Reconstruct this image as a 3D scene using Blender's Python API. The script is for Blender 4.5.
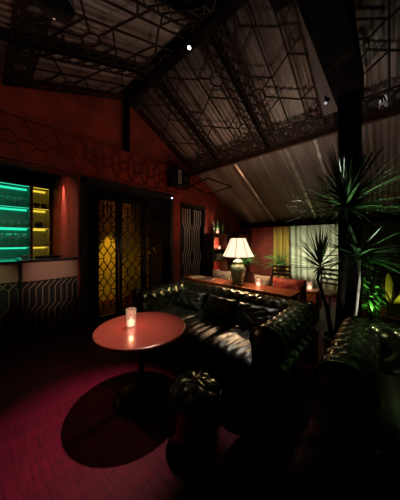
import bpy, math, random
from mathutils import Vector, Matrix
random.seed(7)
S = bpy.context.scene
for o in list(bpy.data.objects): bpy.data.objects.remove(o)
COL = S.collection
PI = math.pi
# ------------------------------------------------------------------ camera, world, exposure
# x = along the sofas (to the right and towards the viewer), y = along the left wall (deeper), z up
cd = bpy.data.cameras.new('camera'); cam = bpy.data.objects.new('camera', cd); COL.objects.link(cam)
cam.location = (0, 0, 1.5); cam.rotation_euler = (PI/2, 0, math.radians(42.6))
cd.sensor_width = 36; cd.lens = 205/500*36; cd.shift_y = -0.018; cd.clip_start = 0.02
S.camera = cam
w = bpy.data.worlds.new('night'); S.world = w; w.use_nodes = True
w.node_tree.nodes['Background'].inputs[0].default_value = (0.55, 0.5, 0.5, 1)
w.node_tree.nodes['Background'].inputs[1].default_value = 0.0
S.view_settings.view_transform = 'Standard'; S.view_settings.look = 'None'
S.view_settings.exposure = 0.0; S.view_settings.gamma = 1; S.view_settings.use_curve_mapping = False

def light(kind, loc, energy, color, size=0.03, target=None, name='light', spot=60, blend=0.4, sx=None, sy=None):
    d = bpy.data.lights.new(name, kind); d.energy = energy; d.color = color
    if kind == 'SPOT': d.spot_size = math.radians(spot); d.spot_blend = blend
    if kind == 'AREA':
        d.shape = 'RECTANGLE'; d.size = sx; d.size_y = sy
    else: d.shadow_soft_size = size
    o = bpy.data.objects.new(name, d); COL.objects.link(o); o.location = loc
    if target is not None:
        o.rotation_euler = (Vector(target)-Vector(loc)).to_track_quat('-Z', 'Y').to_euler()
    return o
WARM = (1, .62, .32); AMBER = (1, .74, .10)
RX, RZ = 2.02, 4.45           # ridge
SD, SN = 0.524, 0.38          # far slope, near slope
def roof_z(y): return RZ-SD*(y-RX) if y > RX else RZ-SN*(RX-y)
# ceiling downlight over the round table (fixture built below)
light('SPOT', (-1.90, 1.84, 3.97), 540, (1, .72, .55), .03, (-1.78, .64, 0), 'table_downlight', 25, 1)
# second ceiling spotlight, on the sofa seat
light('SPOT', (-1.0, 1.50, 3.68), 210, (1, .90, .72), .05, (-2.35, 2.35, .75), 'sofa_downlight', 24, .9)
light('SPOT', (-1.0, 3.3, 3.5), 170, (1, .90, .75), .05, (-.95, 2.1, .75), 'arm_fill', 17, .9)  # added light for the long sofa's right arm, no fitting
light('SPOT', (.95, 1.75, 3.7), 140, (1, .88, .55), .05, (.04, 2.0, .7), 'right_sofa_downlight', 17, .9)
# niche spot, then added fill lights for niche wall and bar front
light('SPOT', (-4.80, 1.08, 2.82), 150, (1, .55, .42), .01, (-4.76, 1.17, 2.0), 'niche_spot', 36, 1)
light('SPOT', (-4.6, -.2, 2.7), 42, (1, .36, .22), .06, (-4.7, 1.17, 1.9), 'niche_fill', 75, .9)
light('SPOT', (-1.7, .70, 2.9), 210, (1, .78, .66), .03, (-3.9, .80, .98), 'bar_fill', 18, 1)
light('SPOT', (-1.9, .0, 2.7), 110, (.8, 1, .6), .03, (-4.0, .12, .90), 'bar_fill', 15, 1)
# daylight / garden light behind the sheer curtain
light('AREA', (-1.50, 7.2, 1.0), 12, (.95, .95, .70), target=(-1.55, 6, .9), name='window_light', sx=1.0, sy=.9)
# garden uplights under the plants
light('SPOT', (.05, 2.60, .10), 40, (.95, 1, .82), .03, (-.27, 2.95, 1.45), 'plant_uplight', 40, .6)
light('SPOT', (.25, 2.75, .95), 85, (.95, 1, .82), .03, (-.30, 2.80, 2.05), 'palm_spot', 50, .7)
light('SPOT', (-.20, 4.24, .40), 16, (.6, 1, .35), .02, (-.22, 4.6, .60), 'shrub_uplight', 90, .6)
light('SPOT', (.16, 3.76, .60), 4, (.95, 1, .45), .02, (.04, 4.12, .85), 'leaf_uplight', 70, .6)
# wash on the corrugated roof and fretwork
light('SPOT', (-1.2, 3.45, 1.5), 46, (1, .84, .73), .05, (-1.55, 2.95, 3.9), 'roof_fill', 112, .9)  # added mid-air fill to brighten the upper roof, no fitting
light('SPOT', (-1.0, 4.7, 1.35), 10, (1, .80, .68), .05, (-1.6, 4.3, 3.3), 'eave_fill', 110, .9)  # added fill for the lower roof by the eave, unseen source
light('SPOT', (.9, 3.3, 1.2), 14, (1, .82, .68), .03, (.5, 3.6, 3.5), 'post_uplight', 100, .8)
light('SPOT', (-1.3, .4, 2.3), 14, (1, .82, .72), .05, (-1.8, .95, 4.0), 'near_roof_fill', 110, .9)  # added floating light, only there to brighten the near slope
# amber lamps in the room behind the fretwork doors
light('SPOT', (-4.75, 2.25, 2.45), 120, AMBER, .03, (-5.25, 2.28, 1.0), 'amber_spot', 26, .6)
light('POINT', (-4.6, 2.75, .9), 1.4, AMBER, .05, name='amber_lamp')
light('SPOT', (-2.9, 4.3, 2.9), 22, (1, .72, .55), .04, (-3.9, 4.35, 1.5), 'gate_fill', 75, .9)  # added to brighten the gate bars and bookcase, no fitting
light('SPOT', (-2.6, 4.75, 1.92), 130, (.95, 1, .75), .04, (-2.55, 5.6, 1.1), 'fern_fill', 95, .9)  # added light that brightens the ferns, no lamp stands there
light('SPOT', (-1.9, 3.9, 3.2), 13, (1, .75, .55), .04, (-1.9, 3.5, .8), 'bench_fill', 50, .9)  # added to light the bench cushions, source unseen
# red-tinted glow washing the gable wall
light('SPOT', (-2.6, 3.0, 1.1), 36, (1, .42, .25), .1, (-3.9, 3.0, 3.2), 'gable_wash', 110, .9)
light('SPOT', (-1.2, .2, 3.3), 22, (1, .48, .33), .1, (-3.9, .9, 3.3), 'bar_wash', 80, .9)

# ------------------------------------------------------------------ materials
def mat(name, base, rough=.6, metal=0, spec=.5, emit=None, es=0, var=0, vscale=6, bump=0, bscale=40, coat=0, stretch=(1,1,1), base2=None, trans=0, tint=None):
    m = bpy.data.materials.new(name); m.use_nodes = True
    nt = m.node_tree; b = nt.nodes['Principled BSDF']
    b.inputs['Base Color'].default_value = (*base, 1); b.inputs['Roughness'].default_value = rough
    b.inputs['Metallic'].default_value = metal; b.inputs['Specular IOR Level'].default_value = spec
    b.inputs['Coat Weight'].default_value = coat
    if tint: b.inputs['Specular Tint'].default_value = (*tint, 1)
    if trans: b.inputs['Transmission Weight'].default_value = trans
    if emit: b.inputs['Emission Color'].default_value = (*emit, 1); b.inputs['Emission Strength'].default_value = es
    if var or bump or base2:
        tc = nt.nodes.new('ShaderNodeTexCoord'); mp = nt.nodes.new('ShaderNodeMapping')
        mp.inputs['Scale'].default_value = stretch; nt.links.new(tc.outputs['Object'], mp.inputs[0])
    if var or base2:
        n = nt.nodes.new('ShaderNodeTexNoise'); n.inputs['Scale'].default_value = vscale; n.inputs['Detail'].default_value = 5
        nt.links.new(mp.outputs[0], n.inputs['Vector'])
        r = nt.nodes.new('ShaderNodeValToRGB'); r.color_ramp.elements[0].position = .35; r.color_ramp.elements[1].position = .68
        c2 = base2 or tuple(c*(1+var) for c in base)
        c1 = base if base2 else tuple(c*(1-var) for c in base)
        r.color_ramp.elements[0].color = (*c1, 1); r.color_ramp.elements[1].color = (*c2, 1)
        nt.links.new(n.outputs['Fac'], r.inputs[0]); nt.links.new(r.outputs[0], b.inputs['Base Color'])
    if bump:
        n2 = nt.nodes.new('ShaderNodeTexNoise'); n2.inputs['Scale'].default_value = bscale; n2.inputs['Detail'].default_value = 4
        nt.links.new(mp.outputs[0], n2.inputs['Vector'])
        bp = nt.nodes.new('ShaderNodeBump'); bp.inputs['Strength'].default_value = bump; bp.inputs['Distance'].default_value = .01
        nt.links.new(n2.outputs['Fac'], bp.inputs['Height']); nt.links.new(bp.outputs[0], b.inputs['Normal'])
    return m
def glassy(name, tint, gloss=.25, emit=0, milk=0):
    m = bpy.data.materials.new(name); m.use_nodes = True; nt = m.node_tree; nt.nodes.clear()
    out = nt.nodes.new('ShaderNodeOutputMaterial'); t = nt.nodes.new('ShaderNodeBsdfTransparent'); g = nt.nodes.new('ShaderNodeBsdfGlossy')
    t.inputs[0].default_value = (*tint, 1); g.inputs['Roughness'].default_value = .06
    f = nt.nodes.new('ShaderNodeLayerWeight'); f.inputs[0].default_value = gloss
    mx = nt.nodes.new('ShaderNodeMixShader'); nt.links.new(f.outputs['Facing'], mx.inputs[0])
    nt.links.new(t.outputs[0], mx.inputs[1]); nt.links.new(g.outputs[0], mx.inputs[2])
    last = mx
    if milk:
        tl = nt.nodes.new('ShaderNodeBsdfTranslucent'); df = nt.nodes.new('ShaderNodeBsdfDiffuse'); m3 = nt.nodes.new('ShaderNodeMixShader'); m4 = nt.nodes.new('ShaderNodeMixShader')
        nt.links.new(tl.outputs[0], m3.inputs[1]); nt.links.new(df.outputs[0], m3.inputs[2]); m4.inputs[0].default_value = milk
        nt.links.new(mx.outputs[0], m4.inputs[1]); nt.links.new(m3.outputs[0], m4.inputs[2]); last = m4
    if emit:
        e = nt.nodes.new('ShaderNodeEmission'); e.inputs[0].default_value = (1, .6, .4, 1); e.inputs[1].default_value = emit
        ad = nt.nodes.new('ShaderNodeAddShader'); nt.links.new(mx.outputs[0], ad.inputs[0]); nt.links.new(e.outputs[0], ad.inputs[1]); last = ad
    nt.links.new(last.outputs[0], out.inputs[0]); return m
def cloth_thin(name, col, tr=.6):
    m = bpy.data.materials.new(name); m.use_nodes = True; nt = m.node_tree; nt.nodes.clear()
    out = nt.nodes.new('ShaderNodeOutputMaterial'); d = nt.nodes.new('ShaderNodeBsdfDiffuse'); t = nt.nodes.new('ShaderNodeBsdfTranslucent')
    d.inputs[0].default_value = (*col, 1); t.inputs[0].default_value = (*col, 1)
    mx = nt.nodes.new('ShaderNodeMixShader'); mx.inputs[0].default_value = tr
    nt.links.new(d.outputs[0], mx.inputs[1]); nt.links.new(t.outputs[0], mx.inputs[2]); nt.links.new(mx.outputs[0], out.inputs[0]); return m
def emis(name, col, s):
    m = bpy.data.materials.new(name); m.use_nodes = True; nt = m.node_tree; nt.nodes.clear()
    out = nt.nodes.new('ShaderNodeOutputMaterial'); e = nt.nodes.new('ShaderNodeEmission')
    e.inputs[0].default_value = (*col, 1); e.inputs[1].default_value = s; nt.links.new(e.outputs[0], out.inputs[0]); return m

M = dict(
 wall=mat('red_plaster', (.21, .026, .012), .75, var=.35, vscale=3, bump=.3, bscale=25),
 wallrelief=mat('red_relief', (.17, .022, .012), .6, var=.3, vscale=5),
 dark=mat('black_paint', (.008, .007, .007), .5, var=.2),
 darkwall=mat('dark_brown_wall', (.02, .012, .008), .7, var=.3),
 floor=mat('dark_red_boards', (.135, .003, .024), .5, spec=.2, var=.3, vscale=4, stretch=(1, 14, 1), bump=.15, bscale=12),
 roof=mat('corrugated_iron', (.12, .075, .055), .5, metal=.15, base2=(.26, .22, .20), vscale=1.2, stretch=(3.0, .2, .2)),
 lattice=mat('dark_fretwork', (.020, .012, .008), .7, spec=.1, var=.2),
 timber=mat('black_timber', (.005, .0035, .003), .8, spec=.02, var=.3, vscale=8, stretch=(1, 1, .1)),
 board=mat('brown_board', (.042, .016, .007), .6, var=.3, vscale=4),
 copper=mat('brushed_copper', (.36, .19, .13), .4, metal=.3, var=.15, vscale=10, stretch=(1, 1, 8)),
 brass=mat('dull_brass', (.34, .25, .15), .35, metal=.5, var=.1),
 silver=mat('pale_metal', (.62, .54, .46), .45, metal=.3, var=.1),
 greygrille=mat('grey_grille', (.16, .17, .16), .5, var=.2), galv=mat('galvanised_lap', (.5, .46, .42), .3, metal=.6, var=.4, vscale=5),
 marble=mat('dark_counter', (.02, .018, .018), .12, var=.4),
 niche=mat('niche_panel', (.26, .03, .016), .6, var=.25, vscale=5),
 shelfback=mat('shelf_back', (.26, .26, .24), .7, var=.05),
 green=emis('green_led', (.03, 1, .55), 1.0), yellow=emis('yellow_led', (1, .72, .06), 1.0),
 glass=glassy('clear_glass', (.97, .98, .98), .2, 0, .6), jar=glassy('candle_glass', (1, .86, .8), .35, .12),
 bottle=mat('green_bottle', (.01, .06, .02), .1, coat=.5, var=.2), bottle2=mat('brown_bottle', (.05, .015, .008), .12, coat=.5, var=.2),
 leather=mat('dark_green_leather', (.011, .013, .007), .25, spec=1.0, var=.3, vscale=7, bump=.12, bscale=90, coat=.3, tint=(.85, 1, .55)),
 seatleather=mat('seat_leather', (.012, .014, .008), .36, spec=.9, var=.3, vscale=7, bump=.12, bscale=90),
 softleather=mat('soft_leather', (.013, .015, .009), .42, spec=.5, var=.3, vscale=7, bump=.12, bscale=90),
 tabletop=mat('red_table_top', (.285, .056, .042), .28, coat=.3, var=.12, vscale=60),
 wood=mat('red_brown_wood', (.26, .062, .018), .42, var=.35, vscale=5, stretch=(1.5, 14, 14)),
 darkwood=mat('dark_wood', (.05, .018, .010), .45, var=.3, vscale=6, stretch=(2, 2, 12)),
 celadon=mat('celadon_glaze', (.19, .27, .18), .22, coat=.4, var=.15, vscale=14),
 rib=mat('shade_rib', (.25, .16, .09), .6, var=.1),
 shade=mat('shade_fabric', (.8, .72, .6), .8, emit=(1, .68, .46), es=1.6, var=.04),
 wax=emis('candle_flame', (1, .68, .48), 3.2), bulb=emis('spot_lens', (.95, .93, 1), 14), faintbulb=emis('faint_lens', (.9, .95, 1), .45), dimbulb=emis('small_lens', (1, .95, .9), 2.5),
 violet=emis('violet_led', (.55, .4, 1), 4),
 blackmetal=mat('black_metal', (.012, .012, .013), .25, metal=.6, var=.2), gloss=mat('black_gloss', (.01, .01, .01), .08, coat=1, var=.2),
 amberwall=mat('ochre_wall', (.62, .36, .06), .7, var=.2, vscale=3),
 drape=cloth_thin('ochre_drape', (.62, .42, .10), .3), sheer=cloth_thin('pale_sheer', (.80, .82, .62), .75),
 leaf=mat('sword_leaf', (.035, .11, .025), .38, spec=.6, var=.5, vscale=3), fern=mat('fern_leaf', (.07, .24, .045), .5, var=.4),
 pale=mat('pale_leaf', (.40, .40, .03), .45, var=.3), bark=mat('shaded_bark', (.012, .010, .007), .9, spec=.05, var=.3, vscale=20, bump=.5),  # bark darkened to keep the yucca trunk in shade
 litbark=mat('lit_bark', (.78, .68, .62), .7, var=.2, vscale=15),  # pale colour stands in for uplight on the thin yucca stem
 terracotta=mat('terracotta', (.45, .13, .04), .7, var=.2), darkpot=mat('dark_pot', (.02, .018, .016), .5, var=.2),
 planter=mat('planter_wood', (.20, .07, .025), .6, var=.3, vscale=4, stretch=(8, 1, 1)),
 redcloth=mat('red_patterned_cloth', (.30, .018, .02), .8, base2=(.50, .13, .10), vscale=14),
 greycloth=mat('grey_cloth', (.36, .31, .24), .85, base2=(.22, .19, .15), vscale=12, stretch=(6, .4, .4)),
 stripe=None, paper=mat('paper', (.6, .55, .5), .7, var=.1), papdark=mat('dark_cover', (.06, .05, .05), .5, var=.3), print=mat('red_print', (.55, .05, .04), .6, base2=(.75, .45, .38), vscale=9),
 cream=mat('cream_seat', (.65, .62, .55), .8, var=.08), soil=mat('soil', (.02, .013, .01), .9, var=.3, bump=.5),
)
def stripes(name, a, b, scale):
    m = bpy.data.materials.new(name); m.use_nodes = True; nt = m.node_tree; p = nt.nodes['Principled BSDF']; p.inputs['Roughness'].default_value = .85
    tc = nt.nodes.new('ShaderNodeTexCoord'); wv = nt.nodes.new('ShaderNodeTexWave'); wv.inputs['Scale'].default_value = scale
    r = nt.nodes.new('ShaderNodeValToRGB'); r.color_ramp.interpolation = 'CONSTANT'; r.color_ramp.elements[1].position = .5
    r.color_ramp.elements[0].color = (*a, 1); r.color_ramp.elements[1].color = (*b, 1)
    nt.links.new(tc.outputs['Object'], wv.inputs['Vector']); nt.links.new(wv.outputs['Fac'], r.inputs[0]); nt.links.new(r.outputs[0], p.inputs['Base Color']); return m
M['stripe'] = stripes('striped_cloth', (.55, .48, .42), (.12, .10, .09), 9)
def planks(m):
    nt = m.node_tree; b = nt.nodes['Principled BSDF']
    tc = nt.nodes.new('ShaderNodeTexCoord'); br = nt.nodes.new('ShaderNodeTexBrick')
    mp = nt.nodes.new('ShaderNodeMapping'); mp.inputs['Rotation'].default_value = (0, 0, PI/2)
    nt.links.new(tc.outputs['Object'], mp.inputs[0]); nt.links.new(mp.outputs[0], br.inputs['Vector'])
    br.inputs['Color1'].default_value = (1, 1, 1, 1); br.inputs['Color2'].default_value = (.6, .6, .6, 1); br.inputs['Mortar'].default_value = (.12, .12, .12, 1)
    br.inputs['Scale'].default_value = 1; br.inputs['Brick Width'].default_value = 1.6; br.inputs['Row Height'].default_value = .11; br.inputs['Mortar Size'].default_value = .003
    lk = [l for l in nt.links if l.to_socket == b.inputs['Base Color']][0]; src = lk.from_socket
    mx = nt.nodes.new('ShaderNodeMix'); mx.data_type = 'RGBA'; mx.blend_type = 'MULTIPLY'; mx.inputs['Factor'].default_value = .7
    nt.links.new(src, mx.inputs['A']); nt.links.new(br.outputs['Color'], mx.inputs['B']); nt.links.new(mx.outputs['Result'], b.inputs['Base Color'])
planks(M['floor'])

# ------------------------------------------------------------------ builders
class MB:
    def __init__(s): s.v = []; s.f = []
    def add(s, vs, fs):
        n = len(s.v); s.v += [Vector(q) for q in vs]; s.f += [tuple(i+n for i in f) for f in fs]; return s
    def box(s, a, b):
        (x0, y0, z0), (x1, y1, z1) = a, b
        return s.add([(x0,y0,z0),(x1,y0,z0),(x1,y1,z0),(x0,y1,z0),(x0,y0,z1),(x1,y0,z1),(x1,y1,z1),(x0,y1,z1)],
              [(0,3,2,1),(4,5,6,7),(0,1,5,4),(1,2,6,5),(2,3,7,6),(3,0,4,7)])
    def bar(s, p, q, w=.02, t=.02, n=(0,0,1)):
        p, q, n = Vector(p), Vector(q), Vector(n); d = (q-p)
        if d.length < 1e-6: return s
        d.normalize(); a = d.cross(n)
        if a.length < 1e-4: a = d.cross(Vector((1, 0, 0)))
        a.normalize(); b = a.cross(d).normalized(); a = a*w/2; b = b*t/2
        return s.add([p-a-b,p+a-b,p+a+b,p-a+b,q-a-b,q+a-b,q+a+b,q-a+b],[(0,3,2,1),(4,5,6,7),(0,1,5,4),(1,2,6,5),(2,3,7,6),(3,0,4,7)])
    def path(s, pts, w=.02, t=.02, n=(0,0,1)):
        for a, b in zip(pts, pts[1:]): s.bar(a, b, w, t, n)
        return s
    def tube(s, pts, r, seg=8):
        pts = [Vector(p) for p in pts]; rs = r if isinstance(r, (list, tuple)) else [r]*len(pts)
        rings = []
        for i, p in enumerate(pts):
            d = (pts[min(i+1, len(pts)-1)]-pts[max(i-1, 0)]).normalized()
            a = d.cross(Vector((0, 0, 1)));  a = a if a.length > 1e-3 else d.cross(Vector((1, 0, 0)))
            a.normalize(); b = d.cross(a)
            rings.append([p+(a*math.cos(2*PI*k/seg)+b*math.sin(2*PI*k/seg))*rs[i] for k in range(seg)])
        vs = [v for R in rings for v in R]; fs = []
        for i in range(len(rings)-1):
            for k in range(seg):
                k2 = (k+1) % seg; fs.append((i*seg+k, i*seg+k2, (i+1)*seg+k2, (i+1)*seg+k))
        fs.append(tuple(range(seg))[::-1]); fs.append(tuple((len(rings)-1)*seg+k for k in range(seg)))
        return s.add(vs, fs)
    def lathe(s, prof, c=(0,0,0), seg=24, sx=1, sy=1, rot=0):
        vs = []; fs = []; n = len(prof)
        for k in range(seg):
            a = 2*PI*k/seg+rot
            for r, z in prof: vs.append((c[0]+r*math.cos(a)*sx, c[1]+r*math.sin(a)*sy, c[2]+z))
        for k in range(seg):
            k2 = (k+1) % seg
            for i in range(n-1): fs.append((k*n+i, k2*n+i, k2*n+i+1, k*n+i+1))
        return s.add(vs, fs)
    def grid(s, fn, nu, nv, closed=False):
        vs = [fn(i/nu, j/nv) for i in range(nu+1) for j in range(nv+1)]
        fs = [(i*(nv+1)+j, (i+1)*(nv+1)+j, (i+1)*(nv+1)+j+1, i*(nv+1)+j+1) for i in range(nu) for j in range(nv)]
        return s.add(vs, fs)
    def prism(s, poly, axis, a, b):
        n = len(poly)
        def P(q, h): return {'x': (h, q[0], q[1]), 'y': (q[0], h, q[1]), 'z': (q[0], q[1], h)}[axis]
        return s.add([P(q, a) for q in poly]+[P(q, b) for q in poly], [tuple(range(n))[::-1], tuple(range(n, 2*n))]+[(i, (i+1) % n, n+(i+1) % n, n+i) for i in range(n)])
    def build(s, name, m, parent=None, smooth=False, local=False, bevel=0, kind=None, sub=0, solid=0):
        me = bpy.data.meshes.new(name)
        off = Vector((0, 0, 0)); loc = Vector((0, 0, 0))
        if parent is None:
            if not local and kind != 'structure':
                xs = [v.x for v in s.v]; ys = [v.y for v in s.v]; zs = [v.z for v in s.v]
                off = Vector(((min(xs)+max(xs))/2, (min(ys)+max(ys))/2, min(zs))); loc = off
        elif not local:
            q = parent
            while q: off = off+q.location; q = q.parent
        me.from_pydata([v-off for v in s.v], [], s.f); me.update()
        import bmesh
        bm = bmesh.new(); bm.from_mesh(me); bmesh.ops.recalc_face_normals(bm, faces=bm.faces); bm.to_mesh(me); bm.free()
        me.materials.append(M[m] if isinstance(m, str) else m)
        if smooth:
            for p in me.polygons: p.use_smooth = True
        o = bpy.data.objects.new(name, me); COL.objects.link(o); o.location = loc
        if parent: o.parent = parent
        if kind: o['kind'] = kind
        if solid:
            d = o.modifiers.new('s', 'SOLIDIFY'); d.thickness = solid; d.offset = 0
        if bevel:
            d = o.modifiers.new('b', 'BEVEL'); d.width = bevel; d.segments = 2; d.limit_method = 'ANGLE'
        if sub:
            d = o.modifiers.new('u', 'SUBSURF'); d.levels = sub; d.render_levels = sub
        return o
def tag(o, label, cat, group=None, kind=None):
    o['label'] = label; o['category'] = cat
    if group: o['group'] = group
    if kind: o['kind'] = kind
    return o
def thing(name, loc, label, cat, group=None, rz=0):
    o = bpy.data.objects.new(name, None); COL.objects.link(o); o.location = loc; o.rotation_euler = (0, 0, rz); o.empty_display_size = .1
    return tag(o, label, cat, group)
def dup(root, loc, rz=0, label=None, group=None):
    r = root.copy(); COL.objects.link(r); r.location = loc; r.rotation_euler = (0, 0, rz)
    if label: r['label'] = label
    if group: r['group'] = group
    for ch in list(root.children):
        c = ch.copy(); COL.objects.link(c); c.parent = r
        for g in list(ch.children):
            d = g.copy(); COL.objects.link(d); d.parent = c
    return r

# ------------------------------------------------------------------ the room
WL = -3.9; WB = 6.6; WR = 3.2; WN = -2.5
MB().box((-6.4, WN-.2, -.1), (WR+.2, WB+1.2, 0)).build('floor', 'floor', kind='structure')
b = MB()
TZ = 2.62
def gab(y0, y1, z0):
    pts = [(y0, z0), (y1, z0), (y1, roof_z(y1))]
    if y0 < RX < y1: pts.append((RX, RZ))
    pts.append((y0, roof_z(y0)))
    b.prism(pts, 'x', WL-.2, WL)
gab(WN, 1.2, TZ); gab(1.2, 3.25, TZ); gab(3.25, WB, 2.48)
b.box((WL-.2, 3.25, 0), (WL, 3.5, 2.48)); b.box((WL-.2, 4.45, 0), (WL, WB, 2.48))
b.build('wall_left', 'wall', kind='structure')
# back wall with window opening
WX0, WX1, WZ0, WZ1 = -2.35, -.75, .45, 1.98
b = MB(); b.box((WL, WB, 0), (WX0, WB+.15, 2.3)); b.box((WX0, WB, 0), (WX1, WB+.15, WZ0)); b.box((WX0, WB, WZ1), (WX1, WB+.15, 2.3))
b.build('wall_back', 'wall', kind='structure')
MB().box((WX1, WB, 0), (WR, WB+.15, 2.3)).build('wall_garden', 'darkwall', kind='structure')
MB().box((WR, WN, 0), (WR+.15, WB, 4.5)).build('wall_right', 'darkwall', kind='structure')
MB().box((WL, WN-.15, 0), (WR, WN, 3.0)).build('wall_near', 'darkwall', kind='structure')
wf = MB()
for x in (WX0, (WX0+WX1)/2-.03, WX1-.06): wf.box((x, WB+.02, WZ0), (x+.06, WB+.1, WZ1))
for z in (WZ0, 1.3, WZ1-.06): wf.box((WX0, WB+.03, z), (WX1, WB+.09, z+.05))
wf.build('window_1', 'darkwood', kind='structure')
# bar niche and amber room shells (behind the wall)
MB().box((-6.2, WN, 0), (-6.05, 1.17, 2.95)).build('wall_bar', 'darkwall', kind='structure')
b = MB(); b.box((-6.2, 1.17, 0), (WL-.2, 1.22, 2.95)); b.box((WL-.2, 1.17, 0), (WL, 1.199, TZ)); b.build('wall_niche', 'niche', kind='structure')
MB().box((-6.2, WN, 2.92), (WL-.2, 1.22, 3.0)).build('ceiling_niche', 'dark', kind='structure')
b = MB(); b.box((-5.35, 1.22, 0), (-5.25, 3.5, 2.7)); b.build('wall_ochre', 'amberwall', kind='structure')
b = MB(); b.box((-5.35, 3.45, 0), (WL-.2, 3.5, 2.7)); b.box((-5.35, 1.22, 2.66), (WL-.2, 3.5, 2.72)); b.build('ceiling_ochre', 'darkwood', kind='structure')
MB().box((-4.35, 3.4, 0), (-4.15, 4.6, 2.6)).build('wall_gate', 'dark', kind='structure')
# roof: corrugated sheets
def corr(y0, y1, name):
    lam = .085; n = int((WR-WL)/lam*8)
    g = MB()
    def fn(u, v):
        x = WL+u*(WR-WL); y = y0+(y1-y0)*v
        lap = .010 if (int((x+20)/.68) % 2) else 0
        return (x, y, roof_z(y)+.009*math.sin(2*PI*x/lam)+lap)
    return g.grid(fn, n, 4).build(name, 'roof', kind='structure', smooth=True, solid=.004)
corr(RX, WB+.3, 'ceiling'); corr(WN, RX, 'ceiling_near')
# beams
RAFT = [-2.95, -1.75, -.6, .6, 1.8]
MB().bar((WL, RX, RZ-.12), (WR, RX, RZ-.12), .12, .2).build('trim_ridge', 'timber', kind='structure')
b = MB(); PY = 3.92; PZ = roof_z(PY)-.16
b.bar((WL, PY, PZ), (WR, PY, PZ), .07, .10).build('trim_purlin', 'board', kind='structure')
b = MB().box((WL, WB-.22, 1.96), (WR, WB-.02, 2.1)).build('trim_eave', 'timber', kind='structure')
for i, x in enumerate(RAFT):
    MB().bar((x, RX, RZ-.1), (x, PY, roof_z(PY)-.1), .05, .1, (0, SD, 1)).build('trim_%d' % (i+1), 'timber', kind='structure')
    MB().bar((x, RX, RZ-.1), (x, WN+.05, roof_z(WN+.05)-.1), .05, .1, (0, -SN, 1)).build('trim_%d' % (i+11), 'timber', kind='structure')

for i, x in enumerate((-2.67, -1.49, -.98, .35)):
    MB().bar((x, PY-.1, roof_z(PY-.1)-.024), (x, WB-.1, roof_z(WB-.1)-.024), .055, .012, (0, SD, 1)).build('trim_%d' % (i+21), 'galv', kind='structure')
# ------------------------------------------------------------------ fretwork roof screens
def clip(p, q, s0, s1, t0, t1):
    (x0, y0), (x1, y1) = p, q; dx, dy = x1-x0, y1-y0; a, c = 0., 1.
    for pp, qq in ((-dx, x0-s0), (dx, s1-x0), (-dy, y0-t0), (dy, t1-y0)):
        if abs(pp) < 1e-9:
            if qq < 0: return None
        else:
            r = qq/pp
            if pp < 0: a = max(a, r)
            else: c = min(c, r)
    return None if a >= c else ((x0+a*dx, y0+a*dy), (x0+c*dx, y0+c*dy))
def fret(mb, P, n, W, L, seed=0, sw=.14, bw=.28, w=.022, th=.014):
    """geometric fretwork filling a W x L rectangle; P(s,t) maps it to space"""
    def ln(p, q, ww=w): mb.bar(P(*p), P(*q), ww, th, n)
    def ring(c, r, k=14, box=None):
        pts = [(c[0]+r*math.cos(2*PI*i/k), c[1]+r*math.sin(2*PI*i/k)) for i in range(k+1)]
        for a, d in zip(pts, pts[1:]):
            q = clip(a, d, *(box or (0, W, 0, L)))
            if q: ln(*q)
    for s in (0, sw, W-sw, W): ln((s, 0), (s, L), w*1.3)
    for t in (0, L-bw, L): ln((0, t), (W, t), w*1.3)
    k = max(1, int((L-bw)/sw*.8)); st = (L-bw)/k
    for i in range(k):
        for s in (0, W-sw): ln((s, i*st), (s+sw, (i+1)*st), w*.8); ln((s+sw, i*st), (s, (i+1)*st), w*.8)
    k = max(2, int(W/bw+.5)); st = W/k
    for i in range(k):
        c = ((i+.5)*st, L-bw/2)
        ring(c, bw*.30); ring(c, bw*.40)
        ln((i*st, L-bw), (i*st, L)); 
        for dx, dy in ((1, 1), (-1, 1), (1, -1), (-1, -1)):
            ln((c[0]+dx*bw*.28, c[1]+dy*bw*.28), (c[0]+dx*st*.5, c[1]+dy*bw*.5), w*.8)
    box = (sw, W-sw, 0, L-bw); a = .32
    rows = int(L/(1.5*a))+2; cols = int(W/(a*math.sqrt(3)))+3
    for r in range(-1, rows):
        for cc in range(-1, cols):
            cx = (cc+.5*(r % 2))*a*math.sqrt(3)+.1*seed; cy = r*1.5*a+.05*seed
            hx = [(cx+a*math.cos(PI/6+PI/3*i), cy+a*math.sin(PI/6+PI/3*i)*1.05) for i in range(6)]
            for i in range(3):
                q = clip(hx[i], hx[i+1], *box)
                if q: ln(*q)
            if (cc+r) % 2 == 0:
                ring((cx, cy),   .105, 14, box)
                for i in range(6):
                    an = PI/6+PI/3*i; q = clip((cx+.105*math.cos(an), cy+.105*math.sin(an)), hx[i], *box)
                    if q: ln(*q)
            else:
                q = clip(hx[1], hx[4], *box)
                if q: ln(*q)
spans = [(WL+.03, -2.98), (-2.92, -1.78), (-1.72, -.63), (-.57, .57), (.63, 1.77)]
pos = ['against the red gable wall', 'second bay from the gable wall', 'middle bay left of the post', 'bay above and right of the post', 'rightmost bay']
cs = math.sqrt(1+SD*SD); cn = math.sqrt(1+SN*SN)
for i, (x0, x1) in enumerate(spans):
    mb = MB(); L = (PY-RX-.1)*cs
    fret(mb, lambda s, t: (x0+s, RX+.06+t/cs, RZ-.13-SD*(.06+t/cs)), (0, SD, 1), x1-x0, L, i)
    o = mb.build('fretwork_roof_screen', 'lattice')
    tag(o, 'dark fretwork screen under the far roof slope, '+pos[i], 'screen', 'fretwork screens under the far roof slope')
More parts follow.
